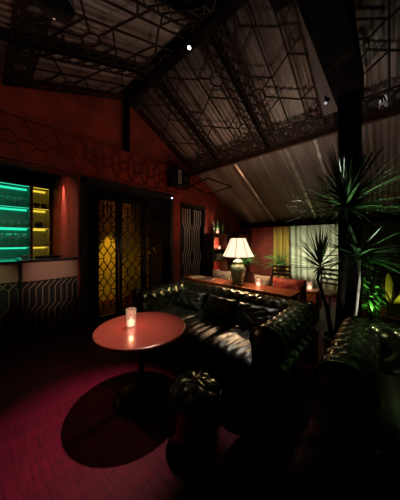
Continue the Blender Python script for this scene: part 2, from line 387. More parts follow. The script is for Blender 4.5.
for i, (x0, x1) in enumerate(spans[:4]):
    mb = MB(); L = (RX-.2-.1)*cn
    fret(mb, lambda s, t: (x0+s, RX-.06-t/cn, RZ-.13-SN*(.06+t/cn)), (0, -SN, 1), x1-x0, L, i+2)
    o = mb.build('fretwork_roof_screen', 'lattice')
    tag(o, 'dark fretwork screen under the near roof slope overhead, '+['above the bar by the red wall', 'bay behind the ceiling downlight', 'bay left of the black tie beam', 'bay at the top right corner'][i], 'screen', 'fretwork screens under the near roof slope')
# relief fretwork panel over the bar and doors
mb = MB(); L = .62
for (y0, y1) in ((-.6, 1.18), (1.22, 3.4)):
    W = y1-y0; n = (1, 0, 0)
    for z in (2.66, 3.28): mb.bar((WL+.03, y0, z), (WL+.03, y1, z), .03, .024, n)
    k = int(W/.3); st = W/k
    for i in range(k):
        yc = y0+(i+.5)*st
        pts = [(WL+.03, yc+.09*math.cos(a*PI/7), 2.97+.09*math.sin(a*PI/7)) for a in range(15)]
        mb.path(pts, .016, .02, n)
        for sx_ in (-1, 1):
            for sz in (-1, 1):
                mb.bar((WL+.03, yc+sx_*.065, 2.97+sz*.065), (WL+.03, yc+sx_*st/2, 2.97+sz*.3), .016, .02, n)
        mb.bar((WL+.03, yc-.09, 2.97), (WL+.03, yc-st/2, 2.97), .016, .02, n); mb.bar((WL+.03, yc+.09, 2.97), (WL+.03, yc+st/2, 2.97), .016, .02, n)
tag(mb.build('relief_panel', 'wallrelief'), 'long red fretwork relief band on the wall above the bar and doors', 'wall panel')

# ------------------------------------------------------------------ bar
def bar_front(y0, y1, xf, root, nb):
    MB().box((xf-.02, y0, .90), (xf, y1, 1.19)).build('apron', 'copper', root, bevel=.004)
    MB().box((xf-.06, y0, .04), (xf-.03, y1, .90)).build('back_panel', 'dark', root)
    MB().box((xf-.055, y0, 0), (xf-.01, y1, .06)).build('plinth', 'dark', root)
    st = (y1-y0)/nb
    mb = MB()
    for i in range(nb+1):
        y = y0+i*st; sl = .085
        c = lambda v: min(max(v, y0+.005), y1-.005)
        pts = [(c(y+sl), .885), (c(y+.0), .79), (c(y), .53), (c(y-sl), .43), (c(y-sl), .19), (c(y), .09), (c(y), .06)]
        mb.path([(xf-.014, a, z) for a, z in pts], .012, .018, (1, 0, 0))
        pts = [(c(y), .885), (c(y+sl), .79)] ; mb.path([(xf-.012, a, z) for a, z in pts], .010, .014, (1, 0, 0)) if xf < -3.95 else None
        pts = [(c(y-.0), .17), (c(y+sl), .08)]; mb.path([(xf-.012, a, z) for a, z in pts], .010, .014, (1, 0, 0))
    mb.build('grille', 'brass', root)
r = thing('bar_counter', (-4.2, .8, 0), 'copper-fronted bar counter end section with chevron grille beside the fretwork doors', 'bar counter', 'bar counter sections')
bar_front(.442, 1.165, -3.9, r, 9); MB().box((-4.5, .42, 0), (-3.9, .44, 1.19)).build('end_panel', 'dark', r); MB().box((-4.5, .42, 1.19), (-3.88, 1.165, 1.225)).build('countertop', 'marble', r, bevel=.005)
r = thing('bar_counter', (-4.3, -.5, 0), 'recessed bar counter section with chevron grille in front of the green-lit shelves', 'bar counter', 'bar counter sections')
bar_front(-1.9, .415, -4.0, r, 22); MB().box((-4.6, -1.9, 1.17), (-3.98, .415, 1.205)).build('countertop', 'marble', r, bevel=.005)
# back bar shelves
def shelf_unit(y0, y1, led, label):
    r = thing('back_bar_shelf', (-5.85, (y0+y1)/2, 0), label, 'shelf unit', 'lit back bar shelf units')
    MB().box((-6.04, y0, .9), (-6.02, y1, 2.70)).build('back_panel', 'shelfback', r)
    for y in (y0, y1-.02): MB().box((-6.02, y, .9), (-5.66, y+.02, 2.70)).build('side_panel', 'shelfback', r)
    MB().box((-6.02, y0, .0), (-5.66, y1, .9)).build('base_cabinet', 'dark', r)
    for z in (1.37, 1.78, 2.21, 2.67):
        sh = MB().box((-6.02, y0+.02, z), (-5.66, y1-.02, z+.02)).build('shelf_board', 'shelfback', r)
        MB().box((-6.015, y0+.03, z-.042), (-5.985, y1-.03, z-.002)).build('light_strip', led, sh)
        MB().box((-5.69, y0+.03, z-.012), (-5.67, y1-.03, z-.002)).build('light_strip', led, sh)
def shelf_lights(y0, y1, col, e):
    for z in (1.37, 1.78, 2.21, 2.67):
        l = light('AREA', (-5.70, (y0+y1)/2, z-.03), e*(y1-y0), col, target=(-5.95, (y0+y1)/2, z-.40), name='shelf_light', sx=(y1-y0)*.95, sy=.02); l.data.spread = math.radians(150)
shelf_lights(-.98, .765, (.02, 1, .52), .40); shelf_lights(.82, 1.105, (1, .66, .05), .65)
shelf_unit(-1.0, .785, 'green', 'green-lit back bar shelves holding rows of stemmed glasses')
shelf_unit(.80, 1.125, 'yellow', 'narrow yellow-lit back bar shelves holding two dark bowls')
SH = {1: 2.231, 2: 1.801, 3: 1.391}
names = {1: 'top', 2: 'middle', 3: 'lowest'}
def stem_glass(h, rb):
    return MB().lathe([(0, 0), (.03, .0), (.031, .004), (.006, .012), (.005, h*.45), (.012, h*.5), (rb*.85, h*.62), (rb, h*.8), (rb*.88, h), (rb*.86, h), (rb*.96, h*.8), (rb*.8, h*.64), (0, h*.53)], seg=16)
protos = {}
ordn = ['rightmost', 'second from the right', 'third from the right', 'fourth from the right', 'fifth from the right', 'sixth from the right', 'seventh from the right']
for sh, ys, h, rb in ((1, [.70, .62, .54, .45, .36, .27], .19, .045), (2, [.70, .585, .47, .355, .24], .12, .05), (3, [.695, .57, .445, .32], .27, .055)):
    for i, y in enumerate(ys):
        lab = 'clear stemmed glass %s on the %s green-lit bar shelf' % (ordn[i], names[sh])
        if i == 0:
            o = stem_glass(h, rb).build('stemmed_glass', 'glass', local=True, smooth=True); protos[sh] = o
        else:
            o = protos[sh].copy(); COL.objects.link(o)
        o.location = (-5.78+.04*(i % 2), y, SH[sh]); tag(o, lab, 'glass', 'stemmed glasses on the green-lit shelves')
bp = [(0, .012), (.02, 0), (.03, 0), (.032, .02), (.055, .06), (.062, .10), (.057, .10), (.05, .06), (.0, .03)]
for i, y in enumerate((.895, 1.025)):
    o = MB().lathe(bp, seg=20).build('bowl', 'gloss', local=True, smooth=True); o.location = (-5.75, y, SH[1]+.002)
    tag(o, 'small dark bowl on the top yellow-lit shelf, %s of the two' % ('left', 'right')[i], 'bowl', 'dark bowls on the yellow shelf')
r = thing('round_jug', (-5.78, .945, SH[2]), 'round glossy black jug on the middle yellow-lit shelf', 'jug')
MB().lathe([(0, 0), (.035, 0), (.07, .04), (.08, .075), (.07, .11), (.035, .135), (.022, .15), (.026, .165), (.02, .165), (.0, .15)]).build('body', 'gloss', r, smooth=True, local=True)
MB().tube([(.03, 0, .15), (.07, 0, .16), (.095, 0, .12), (.075, 0, .07)], .008).build('handle', 'gloss', r, smooth=True, local=True)
o = MB().lathe([(0, .01), (.04, 0), (.05, .03), (.085, .05), (.08, .055), (.04, .03), (0, .02)]).build('glass_dish', 'glass', local=True, smooth=True)
o.location = (-4.15, .50, 1.226); tag(o, 'low clear glass dish on the near end of the copper bar counter', 'dish')
r = thing('serving_tray', (-4.3, .82, 1.226), 'dark oval tray with low rim on the copper bar counter', 'tray')
MB().lathe([(0, 0), (.12, 0), (.14, .02), (.135, .02), (.115, .006), (0, .006)], sx=1, sy=1.5).build('dish', 'blackmetal', r, local=True, smooth=True)
for s in (-1, 1): MB().tube([(-.04, s*.20, .018), (-.03, s*.235, .03), (.03, s*.235, .03), (.04, s*.20, .018)], .005).build('handle', 'brass', r, local=True)
r = thing('spotlight', (-4.80, 1.10, 2.86), 'tiny niche spotlight casting a red streak on the side wall of the bar', 'spotlight')
MB().lathe([(.0, .06), (.03, .06), (.03, 0), (.025, 0), (.02, .02)], (-4.80, 1.07, 2.86)).build('housing', 'blackmetal', r, smooth=False)
MB().lathe([(0, 0), (.02, 0)], (-4.80, 1.07, 2.872)).build('lens', 'dimbulb', r)

# ------------------------------------------------------------------ fretwork doors and folding gate
DF = WL-.04
b = MB(); b.box((WL-.18, 1.2, 0), (WL+.03, 1.30, TZ)); b.box((WL-.18, 3.15, 0), (WL+.03, 3.25, TZ)); b.box((WL-.18, 1.2, 2.5), (WL+.03, 3.25, TZ))
b.build('door_1', 'dark', kind='structure')
r = thing('fretwork_door', (DF, 2.2, 0), 'tall black fretwork folding door of three leaves glowing amber behind', 'door')
b = MB(); n = (1, 0, 0)
b.box((DF-.03, 1.3, 2.36), (DF, 3.15, 2.5))
for i in range(22):
    y = 1.34+i*.083; b.bar((DF+.008, y, 2.38), (DF+.008, y+.05, 2.47), .012, .014, n)
b.build('header', 'blackmetal', r)
b = MB(); b.box((DF-.03, 1.3, 0), (DF, 1.47, 2.36)); b.box((DF-.03, 3.0, 0), (DF, 3.15, 2.36))
for y in (1.385, 3.07):
    for k in range(14):
        z = .15+k*.155; b.path([(DF+.006, y-.05, z), (DF+.006, y, z+.07), (DF+.006, y+.05, z), (DF+.006, y, z-.07), (DF+.006, y-.05, z)], .01, .014, n)
b.build('side_panel', 'blackmetal', r)
for j, (y0, y1) in enumerate(((1.47, 1.90), (1.92, 2.46), (2.48, 3.0))):
    f = MB()
    for y in (y0, y1-.055): f.box((DF-.03, y, 0), (DF+.005, y+.055, 2.36))
    f.box((DF-.03, y0, 0), (DF+.005, y1, .09)); f.box((DF-.03, y0, 2.27), (DF+.005, y1, 2.36))
    lf = f.build('leaf_frame', 'blackmetal', r)
    g = MB(); c = (y0+y1)/2; hw = (y1-y0)/2-.055
    X = lambda y, z: (DF-.012, y, z)
    def pp(pts, ww=.016):
        for a, d in zip(pts, pts[1:]):
            q = clip(a, d, c-hw, c+hw, .09, 2.27)
            if q: g.bar(X(*q[0]), X(*q[1]), ww, .014, n)
    a = hw*.42
    for yy in (c-a, c+a): pp([(yy, 1.9), (yy, 2.27)])
    pp([(c, 2.02), (c, 2.27)])
    z = .12; k = 0
    while z < 2.0:
        pp([(c, z), (c+a, z+.10), (c+a, z+.20), (c, z+.30), (c-a, z+.20), (c-a, z+.10), (c, z)])
        pp([(c+a, z+.15), (c+hw, z+.15)]); pp([(c-a, z+.15), (c-hw, z+.15)])
        pp([(c+a, z+.20), (c+hw, z+.32)]); pp([(c-a, z+.20), (c-hw, z+.32)]); pp([(c+a, z+.10), (c+hw, z-.02)]); pp([(c-a, z+.10), (c-hw, z-.02)])
        z += .30; k += 1
    g.build('fretwork', 'blackmetal', lf)
    if j == 1: MB().tube([(DF+.03, y1-.03, 1.0), (DF+.05, y1-.03, 1.03), (DF+.05, y1-.03, 1.25), (DF+.03, y1-.03, 1.28), (DF, y1-.03, 1.28)], .01).build('handle', 'brass', lf, smooth=True)
r = thing('door_light', (WL+.03, 3.16, 2.5), 'tiny violet light at the top corner of the fretwork door frame', 'light')
MB().box((WL+.031, 3.13, 2.50), (WL+.06, 3.2, 2.56)).build('housing', 'blackmetal', r)
MB().lathe([(0, .0), (.018, 0), (.018, .03), (0, .035)], (WL+.075, 3.165, 2.515)).build('lens', 'violet', r)
b = MB(); b.box((WL-.15, 3.5, 0), (WL+.02, 3.56, 2.48)); b.box((WL-.15, 4.39, 0), (WL+.02, 4.45, 2.48)); b.box((WL-.15, 3.5, 2.40), (WL+.02, 4.45, 2.48))
b.build('door_2', 'dark', kind='structure')
r = thing('folding_gate', (WL-.05, 3.97, 0), 'black folding gate with pale zigzag metal bars left of the bookcase', 'gate')
b = MB()
for y in (3.57, 3.955, 4.355): b.box((WL-.07, y, .02), (WL-.04, y+.03, 2.39))
for z in (.02, 2.36): b.box((WL-.07, 3.57, z), (WL-.04, 4.385, z+.03))
b.build('gate_frame', 'blackmetal', r)
for sgn, y0, y1 in ((1, 3.60, 3.955), (-1, 4.355, 3.985)):
    mb = MB()
    for i in range(4):
        y = y0+sgn*(.035+i*.085); q = y+sgn*.07
        mb.path([(WL-.05, y, 2.36), (WL-.05, y, 2.0), (WL-.05, q, 1.82), (WL-.05, q, 1.28), (WL-.05, y, 1.12), (WL-.05, y, .98), (WL-.05, q, .82), (WL-.05, q, .4), (WL-.05, y, .24), (WL-.05, y, .05)], .018, .014, n)
    mb.build('bars', 'silver', r)

# ------------------------------------------------------------------ speaker and its bracket frame on the gable wall
r = thing('wall_speaker', (WL+.2, 3.3, 2.79), 'black loudspeaker box mounted high on the red gable wall', 'speaker')
MB().box((WL+.01, 3.06, 2.79), (WL+.30, 3.56, 3.22)).build('cabinet', 'blackmetal', r, bevel=.01)
MB().box((WL+.3005, 3.16, 2.84), (WL+.307, 3.27, 3.17)).build('grille', 'greygrille', r)
b = MB(); b.lathe([(0, .004), (.05, .006), (.075, .02), (.085, .02), (.085, 0)]); 
for v in b.v: v.x, v.z = v.z, -v.x
b.v = [v+Vector((WL+.301, 3.41, 2.98)) for v in b.v]; b.build('cone', 'gloss', r, smooth=True)
r = thing('hanging_frame', (WL+.5, 4.4, 2.7), 'thin flat black metal frame hanging beside the wall speaker', 'frame')
b = MB(); q = [(WL+.15, 3.72, 2.92), (WL+.62, 3.85, 3.05), (WL+.85, 4.55, 2.93), (WL+.30, 4.25, 2.78)]
b.path(q+[q[0]], .025, .025).build('rim', 'blackmetal', r)
for p in (q[1], q[2]):
    MB().tube([p, (p[0], p[1], roof_z(p[1])-.02)], .004, 6).build('hanger', 'blackmetal', r)

# ------------------------------------------------------------------ bookcase and what stands on it
BX0, BX1 = WL+.005, WL+.30; BY0, BY1 = 4.47, 6.45
r = thing('bookcase', (BX0+.18, 5.4, 0), 'dark red wooden bookcase along the gable wall behind the table lamp', 'bookcase')
BZ = [.06, .52, .93, 1.24, 1.70]
for y in (BY0, 5.13, 5.78, BY1-.03): MB().box((BX0, y, 0), (BX1, y+.03, 1.72)).build('side_panel', 'darkwood', r)
for z in BZ:
    for y0, y1 in ((BY0+.03, 5.13), (5.16, 5.78), (5.81, BY1-.03)): MB().box((BX0, y0, z), (BX1-.005, y1, z+.025)).build('shelf_board', 'darkwood', r)
MB().box((BX0, BY0+.03, .05), (BX0+.01, BY1-.03, 1.70)).build('back_panel', 'wall', r)
def bottle(h, rr): return MB().lathe([(0, 0), (rr, 0), (rr, h*.58), (rr*.85, h*.66), (rr*.34, h*.76), (rr*.34, h*.97), (rr*.4, h*.97), (rr*.4, h), (0, h)], seg=14)
places = ['leftmost', 'second from the left', 'third from the left', 'fourth from the left', 'fifth from the left', 'sixth from the left', 'rightmost']
for i, (y, h, k) in enumerate(((4.56, .30, 'bottle2'), (4.69, .38, 'bottle'), (4.80, .34, 'bottle'), (4.92, .42, 'bottle2'), (5.04, .38, 'bottle'), (5.16, .34, 'bottle'), (5.42, .30, 'bottle2'))):
    q = thing('bottle', (WL+.19-.07*(i % 2), y, 1.7255), '%s glass bottle %s on top of the bookcase' % ('dark green' if k == 'bottle' else 'brown', places[i]), 'bottle', 'bottles on top of the bookcase')
    bottle(h, .045).build('body', k, q, smooth=True, local=True)
    MB().lathe([(0, h), (.014, h), (.014, h+.02), (0, h+.02)], seg=10).build('cap', 'papdark', q, local=True)
def candle(loc, label, energy, s=1.0, grp=None, tall=1.0):
    q = thing('candle_glass', loc, label, 'candle', grp)
    MB().lathe([(0, .0), (.036, .0), (.04, .006), (.042, .115*tall), (.038, .115*tall), (.036, .012), (0, .012)], seg=20).build('tumbler', 'jar', q, smooth=True, local=True)
    MB().lathe([(0, .013), (.030, .013), (.031, .05), (.02, .056), (.004, .054), (.006, .062), (.004, .075), (0, .085)], seg=14).build('candle', 'wax', q, smooth=True, local=True)
    q.scale = (s, s, s)
    if energy: light('POINT', (loc[0], loc[1], loc[2]+.10*s), energy, (1, .5, .28), .02, name='candle_light')
    return q
candle((WL+.25, 4.72, 1.7255), 'glowing candle glass among the bottles on top of the bookcase', 3.9600000000000004, 1.1)
candle((WL+.23, 4.84, 1.2655), 'glowing candle glass before the red print in the bookcase', 3.3000000000000003, .9)
candle((WL+.22, 4.80, .5455), 'glowing candle glass in the low red bay of the bookcase', 4.840000000000001, 1.0)
candle((WL+.22, 5.95, 1.2655), 'glowing candle glass in the bookcase bay right of the lampshade', 3.9600000000000004, 1.0)
o = MB().box((-.012, -.15, 0), (.012, .15, .36)).build('framed_print', 'papdark', local=True); o.location = (WL+.07, 4.86, 1.266)
MB().box((.013, -.13, .02), (.016, .13, .34)).build('picture', 'print', o, local=True); tag(o, 'small framed red print leaning in the upper left bay of the bookcase', 'picture')
for i in range(4):
    z = .956+i*.045; q = thing('book', (WL+.165, 4.80, z), 'book lying flat in the bookcase stack, %s' % ['bottom one', 'second from the bottom', 'third from the bottom', 'top one'][i], 'book', 'stacked books in the bookcase')
    MB().box((-.11, -.17+.01*i, .0), (.11, .17-.012*i, .005)).build('cover', 'papdark', q, local=True); MB().box((-.11, -.17+.01*i, .038), (.11, .17-.012*i, .043)).build('cover', 'papdark', q, local=True)
    MB().box((-.105, -.165+.01*i, .005), (.105, .165-.012*i, .038)).build('pages', 'paper', q, local=True)

# ------------------------------------------------------------------ chesterfield sofas
def tufted(mb, prof, L, axis, org, du=.15, depth=.024, flip=False, nu=None, tuft=(0, 1)):
    """sweep a 2D profile (a,z) of points along a straight line with diamond button tufting"""
    pts = [Vector((p[0], p[1])) for p in prof]
    cum = [0]
    for p, q in zip(pts, pts[1:]): cum.append(cum[-1]+(q-p).length)
    T = cum[-1]
    def at(t):
        d = t*T
        for i in range(len(pts)-1):
            if d <= cum[i+1] or i == len(pts)-2:
                k = (d-cum[i])/(cum[i+1]-cum[i]); p = pts[i].lerp(pts[i+1], k)
                a = pts[max(i-1, 0)]; bb = pts[min(i+2, len(pts)-1)]; tg = (pts[i+1]-pts[i]).normalized()
                t0 = (pts[i+1]-a).normalized(); t1 = (bb-pts[i]).normalized(); tg = t0.lerp(t1, k).normalized()
                return p, Vector((tg.y, -tg.x))
    nv = max(24, int(T/.02)); nu = nu or int(L/.022)
    m = max(1, round(L/du)); a_ = L/m; b_ = du*1.15
    def fn(u, v):
        p, n_ = at(v); s = u*L; t = v*T
        f = abs(math.cos(PI*(s/a_+t/b_))*math.cos(PI*(s/a_-t/b_)))**.5
        g = min(1, u*L/.05, (1-u)*L/.05); k = 1 if tuft[0] <= v <= tuft[1] else .0
        h = depth*(f-1)*max(g, 0)*k
        if not flip: n_ = -n_
        q = p+n_*h
        return (org[0]+q.x, org[1]+s, org[2]+q.y) if axis == 'y' else (org[0]+s, org[1]+q.x, org[2]+q.y)
    mb.grid(fn, nu, nv)
    return at
def roll_profile(th, h, inner, rr):
    """inner face up, rolled top, outer face down; a grows outwards"""
    P = [(0, inner), (0, h-rr*1.9), (-.01, h-rr*1.2)]
    c = (rr-.02, h-rr)
    for k in range(13):
        an = PI-(k/12)*PI*1.32; P.append((c[0]+rr*math.cos(an)*1.05, c[1]+rr*math.sin(an)))
    P += [(th*.72, h-rr*2.1), (th*.70, h-rr*2.6), (th*.70, .06)]
    return P
def sofa(name, loc, W, D, H, label, ncush, aw=.29, bw=.28, seat_front=None):
    """faces -y; loc = front-left corner on the floor"""
    r = thing(name, loc, label, 'sofa', 'chesterfield sofas')
    x0, y0 = loc[0], loc[1]; sh = .45; rr = .15
    pf = roll_profile(aw, H, .20, rr)
    def cap(mb, prof, y, sgn, org):
        vs = [(org+sgn*p[0], y, p[1]) for p in prof]+[(org+sgn*p[0]*.0, y, .06)]
        mb.add(vs, [tuple(range(len(vs)))])
    for sgn, xo in ((-1, x0+aw*.72), (1, x0+W-aw*.72)):
        prof = [(sgn*p[0], p[1]) for p in pf]
        mb = MB(); tufted(mb, prof, D-.02, 'y', (xo, y0, 0), flip=sgn < 0, tuft=(0, .74))
        arm = mb.build('arm', 'leather', r, smooth=True)
        # scrolled front facing with piping and studs
        mb = MB(); cx, cz = xo+sgn*(rr-.02), H-rr
        mb.add([(xo+sgn*p[0], y0, p[1]) for p in pf]+[(xo, y0, .06)], [tuple(range(len(pf)+1))])
        fr = mb.build('front_facing', 'leather', arm)
        mb = MB(); mb.lathe([(0, .03), (.06, .028), (.11, .02), (.14, 0)], seg=20)
        for v in mb.v: v.y, v.z = -v.z, v.y
        mb.v = [v+Vector((cx, y0-.001, cz)) for v in mb.v]
        mb.tube([(xo+sgn*p[0], y0-.004, p[1]) for p in pf], .007, 6)
        mb.build('scroll', 'leather', arm, smooth=True)
    prof = [(p[0], p[1]) for p in pf]
    mb = MB(); tufted(mb, [(p[0], p[1]) for p in pf], W-.16, 'x', (x0+.08, y0+D-bw*.72, 0), tuft=(0, .74))
    mb.build('backrest', 'leather', r, smooth=True)
    b = MB(); b.box((x0+aw*.5, y0+.03, .07), (x0+W-aw*.5, y0+D-.08, .26)).build('base', 'leather', r, bevel=.02)
    ix0, ix1 = x0+aw*.72+.005, x0+W-aw*.72-.005; iy0, iy1 = y0-.03, y0+D-bw*.72-.005
    cw = (ix1-ix0)/ncush
    for i in range(ncush):
        mb = MB(); a, c = ix0+i*cw+.004, ix0+(i+1)*cw-.004
        def fn(u, v, a=a, c=c):
            # superellipse pillow wrapped front to back with soft puckers
            x = a+(c-a)*u; e = (1-abs(2*u-1)**8)**.5
            th = v*2*PI; cy, cz = (iy0+iy1)/2, .355
            cc, ss = math.cos(th), math.sin(th)
            y = cy-(iy1-iy0)/2*math.copysign(abs(cc)**.28, cc)*(1-.03*(1-e))
            z = cz+math.copysign(abs(ss)**.45, ss)*.10*(.55+.45*e)
            if ss > 0: z += .012*e*ss*(math.sin(x*66+2.2*math.sin(y*7+x*3))*(.35+.65*abs(math.sin(y*4+x*2)))+.6*math.sin(x*15+y*9))*.62+.02*e*ss
            return (x, y, z)
        mb.grid(fn, 84, 72).build('seat_cushion', 'seatleather', r, smooth=True)
    for fx in (x0+.14, x0+W-.14):
        for fy in (y0+.09, y0+D-.14): MB().lathe([(0, 0), (.022, 0), (.035, .04), (.028, .075), (0, .075)], (fx, fy, 0), 12).build('foot', 'darkwood', r, smooth=True)
    return r
SX0, SY0, SW, SDp, SH_ = -2.86, 1.60, 2.29, 1.0, .80
sofa('chesterfield_sofa', (SX0, SY0, 0), SW, SDp, SH_, 'long dark leather chesterfield sofa behind the round red table', 3, aw=.40)
sofa('chesterfield_sofa', (-.27, 1.42, 0), 2.2, 1.02, .80, 'dark leather chesterfield sofa at right edge before the palm post, only its arm in view', 2)
def cushion(w_, h_, t_, nm, m, buttons=False, piping=True):
    """upright pillow in local xz plane, thickness along y"""
    def shell(sg):
        def fn(u, v):
            a, c = 2*u-1, 2*v-1
            pin = 1-.10*(abs(a)**2*abs(c)**2)*0
            e = max(0, (1-a**4)*(1-c**4))**.5
            x = a*w_/2*(1-.07*(1-c*c)*0-.06*(c*c)*(1-abs(a))*0)*(1-.05*math.cos(c*PI/2)*abs(a)); z = h_/2+c*h_/2*(1-.05*math.cos(a*PI/2)*abs(c))
            wr = .006*math.sin(a*9+c*5)+.005*math.sin(c*13-a*7)
            tf = 0
            if buttons:
                tf = .02*abs(math.cos(PI*(a*1.5+c*1.5))*math.cos(PI*(a*1.5-c*1.5)))**.5-.02
            return (x, sg*(t_/2*e+(wr+tf)*e), z)
        return fn
    mb = MB(); mb.grid(shell(1), 22, 22); mb.grid(shell(-1), 22, 22)
    return mb
for i, (cx, lab) in enumerate(((-2.24, 'left'), (-1.69, 'middle'), (-1.15, 'right'))):
    o = cushion(.50, .27, .13, '', '', True).build('scatter_cushion', 'softleather', local=True, smooth=True)
    o.location = (cx, SY0+SDp-.46, .50); o.rotation_euler = (math.radians(-33), 0, math.radians((4, -3, 5)[i]))
    tag(o, 'dark leather back cushion leaning on the long sofa, %s of the three' % lab, 'cushion', 'leather cushions on the long sofa')

# ------------------------------------------------------------------ round table, candle, pouf
TX, TY, TH, TR = -1.765, 1.08, .67, .425
r = thing('round_table', (TX, TY, 0), 'round red-topped pedestal table in front of the long sofa', 'table')
MB().lathe([(0, TH-.035), (TR-.03, TH-.035), (TR-.006, TH-.028), (TR, TH-.016), (TR-.004, TH-.004), (TR-.012, TH), (0, TH)], (TX, TY, 0), 64).build('tabletop', 'tabletop', r, smooth=False)
MB().lathe([(0, .03), (.05, .03), (.045, .08), (.03, .12), (.03, TH-.12), (.05, TH-.07), (.16, TH-.036), (0, TH-.036)], (TX, TY, 0), 24).build('pedestal', 'blackmetal', r, smooth=True)
MB().lathe([(0, 0), (.25, 0), (.25, .012), (.2, .02), (.06, .04), (0, .04)], (TX, TY, 0), 32).build('base', 'blackmetal', r, smooth=True)
candle((-1.835, 1.01, TH+.001), 'lit candle in a tall clear tumbler on the round red table', 1.2, 1.15, None, 1.3)
r = thing('round_pouf', (-1.10, 1.14, 0), 'small round tufted black leather pouf beside the round red table', 'stool')
def pf_(u, v):
    th = u*2*PI; ph = v*PI*.62
    rad = .20*math.sin(min(ph, PI/2))**.8 if ph < PI/2 else .20*(1-.08*(ph-PI/2))
    z = .34+.10*math.cos(ph) if ph < PI/2 else .34-.33*(ph-PI/2)/(PI*.12)
    k = abs(math.cos(th*3+v*5)*math.cos(th*3-v*5))**.45 if 0.05 < v < .8 else 1
    dd = 1-.09*(1-k)*math.sin(min(PI, v*PI*1.2))
    return (rad*math.cos(th)*dd, rad*math.sin(th)*dd, z-.02*(1-k)*(1 if ph < PI/2 else 0))
MB().grid(pf_, 72, 40).build('cover', 'leather', r, smooth=True, local=True)
MB().lathe([(0, .002), (.17, .002), (.17, .02), (0, .02)]).build('base', 'dark', r, local=True)

# ------------------------------------------------------------------ console table with lamp behind the sofa
CX0, CX1, CY0, CY1, CZ = -3.25, -.97, 2.90, 3.32, .745
r = thing('console_table', ((CX0+CX1)/2, (CY0+CY1)/2, 0), 'long red-brown wooden console table behind the long sofa carrying the lamp', 'table')
MB().box((CX0, CY0, CZ-.04), (CX1, CY1, CZ)).build('tabletop', 'wood', r, bevel=.006)
MB().box((CX0+.05, CY0+.04, CZ-.13), (CX1-.05, CY1-.04, CZ-.04)).build('apron', 'wood', r)
for x in (CX0+.05, CX1-.11):
    for y in (CY0+.03, CY1-.09): MB().box((x, y, 0), (x+.06, y+.06, CZ-.04)).build('leg', 'wood', r, bevel=.004)
LX, LY = -1.93, 3.08
r = thing('table_lamp', (LX, LY, CZ+.001), 'lit table lamp with pale panelled shade and celadon jar base on the console table', 'lamp')
MB().lathe([(0, 0), (.115, 0), (.12, .012), (.105, .03), (.10, .045), (0, .045)], seg=32).build('foot', 'darkwood', r, smooth=True, local=True)
MB().lathe([(0, .046), (.085, .046), (.095, .06), (.118, .16), (.132, .24), (.13, .29), (.105, .335), (.078, .35), (.075, .37), (.092, .375), (.095, .39), (.06, .42), (.03, .435), (0, .435)], seg=36).build('jar', 'celadon', r, smooth=True, local=True)
MB().lathe([(0, .435), (.02, .435), (.016, .46), (.01, .47), (.01, .60), (0, .60)], seg=12).build('stem', 'brass', r, smooth=True, local=True)
z0, z1, r0, r1 = .49, .80, .272, .128
def shp(t): return r0+(r1-r0)*(t**.85), z0+(z1-z0)*t
sh = MB().lathe([shp(k/8) for k in range(9)], seg=8, rot=PI/8).build('lamp_shade', 'shade', r, local=True, solid=.004)
mb = MB()
for k in range(8):
    a = 2*PI*k/8+PI/8
    mb.tube([(shp(t/8)[0]*1.008*math.cos(a), shp(t/8)[0]*1.008*math.sin(a), shp(t/8)[1]) for t in range(9)], .005, 6)
mb.build('ribs', 'rib', sh, local=True)
light('POINT', (LX, LY, CZ+.62), 30, (1, .66, .36), .04, name='lamp_bulb')
def mag(loc, rz, cover, label):
    q = thing('magazine', loc, label, 'magazine', 'magazines on the console table', rz)
    MB().box((-.11, -.145, 0), (.11, .145, .010)).build('pages', 'paper', q, local=True); MB().box((-.112, -.147, .010), (.112, .147, .013)).build('cover', cover, q, local=True)
mag((-2.62, 3.08, CZ+.001), .3, 'papdark', 'dark magazine lying flat on the console table left of the lamp')
mag((-2.95, 3.10, CZ+.001), -.4, 'paper', 'pale magazine lying on the far left end of the console table')
candle((-1.60, 3.18, CZ+.001), 'glowing candle glass on the console table just right of the lamp', 1.0, 1.05)

# ------------------------------------------------------------------ lounge bench behind the console with cushions
r = thing('lounge_bench', (-2.1, 3.9, 0), 'low dark wooden bench behind the console table holding loose cushions', 'bench')
MB().box((-3.0, 3.45, .36), (-1.0, 4.1, .42)).build('seat', 'darkwood', r, bevel=.01)
MB().box((-3.0, 3.40, .1), (-1.0, 3.45, .68)).build('backrest', 'darkwood', r, bevel=.01)
for x in (-2.98, -1.08):
    for y in (3.46, 4.02): MB().box((x, y, 0), (x+.06, y+.06, .36)).build('leg', 'darkwood', r)
for (cx, ww, m, lab, rz) in ((-2.66, .50, 'stripe', 'grey striped cushion on the bench left of the table lamp', .05), (-1.70, .34, 'greycloth', 'grey cushion on the bench right of the table lamp', -.1), (-1.25, .54, 'redcloth', 'red patterned cushion on the bench end near the ladder-back chair', .12)):
    o = cushion(ww, .46, .14, '', '').build('scatter_cushion', m, local=True, smooth=True); o.location = (cx, 3.665, .425); o.rotation_euler = (math.radians(14), 0, rz)
    tag(o, lab, 'cushion', 'cushions on the low bench')
def ladder_chair(loc, rz, label):
    q = thing('ladder_back_chair', loc, label, 'chair', 'ladder-back chairs by the window', rz)
    for s in (-1, 1):
        MB().tube([(s*.2, .2, 0), (s*.2, .21, .45), (s*.2, .25, .92)], .018).build('leg', 'darkwood', q, local=True, smooth=True)
        MB().tube([(s*.2, -.2, 0), (s*.2, -.2, .44)], .018).build('leg', 'darkwood', q, local=True, smooth=True)
    for z in (.56, .66, .76, .86):
        MB().box((-.19, .205+(z-.45)*.085, z), (.19, .228+(z-.45)*.085, z+.045)).build('slat', 'darkwood', q, local=True)
    MB().box((-.22, -.22, .43), (.22, .2, .46)).build('seat', 'cream', q, local=True, bevel=.01)
    for y in (-.2, .2): MB().box((-.2, y-.01, .22), (.2, y+.01, .245)).build('stretcher', 'darkwood', q, local=True)
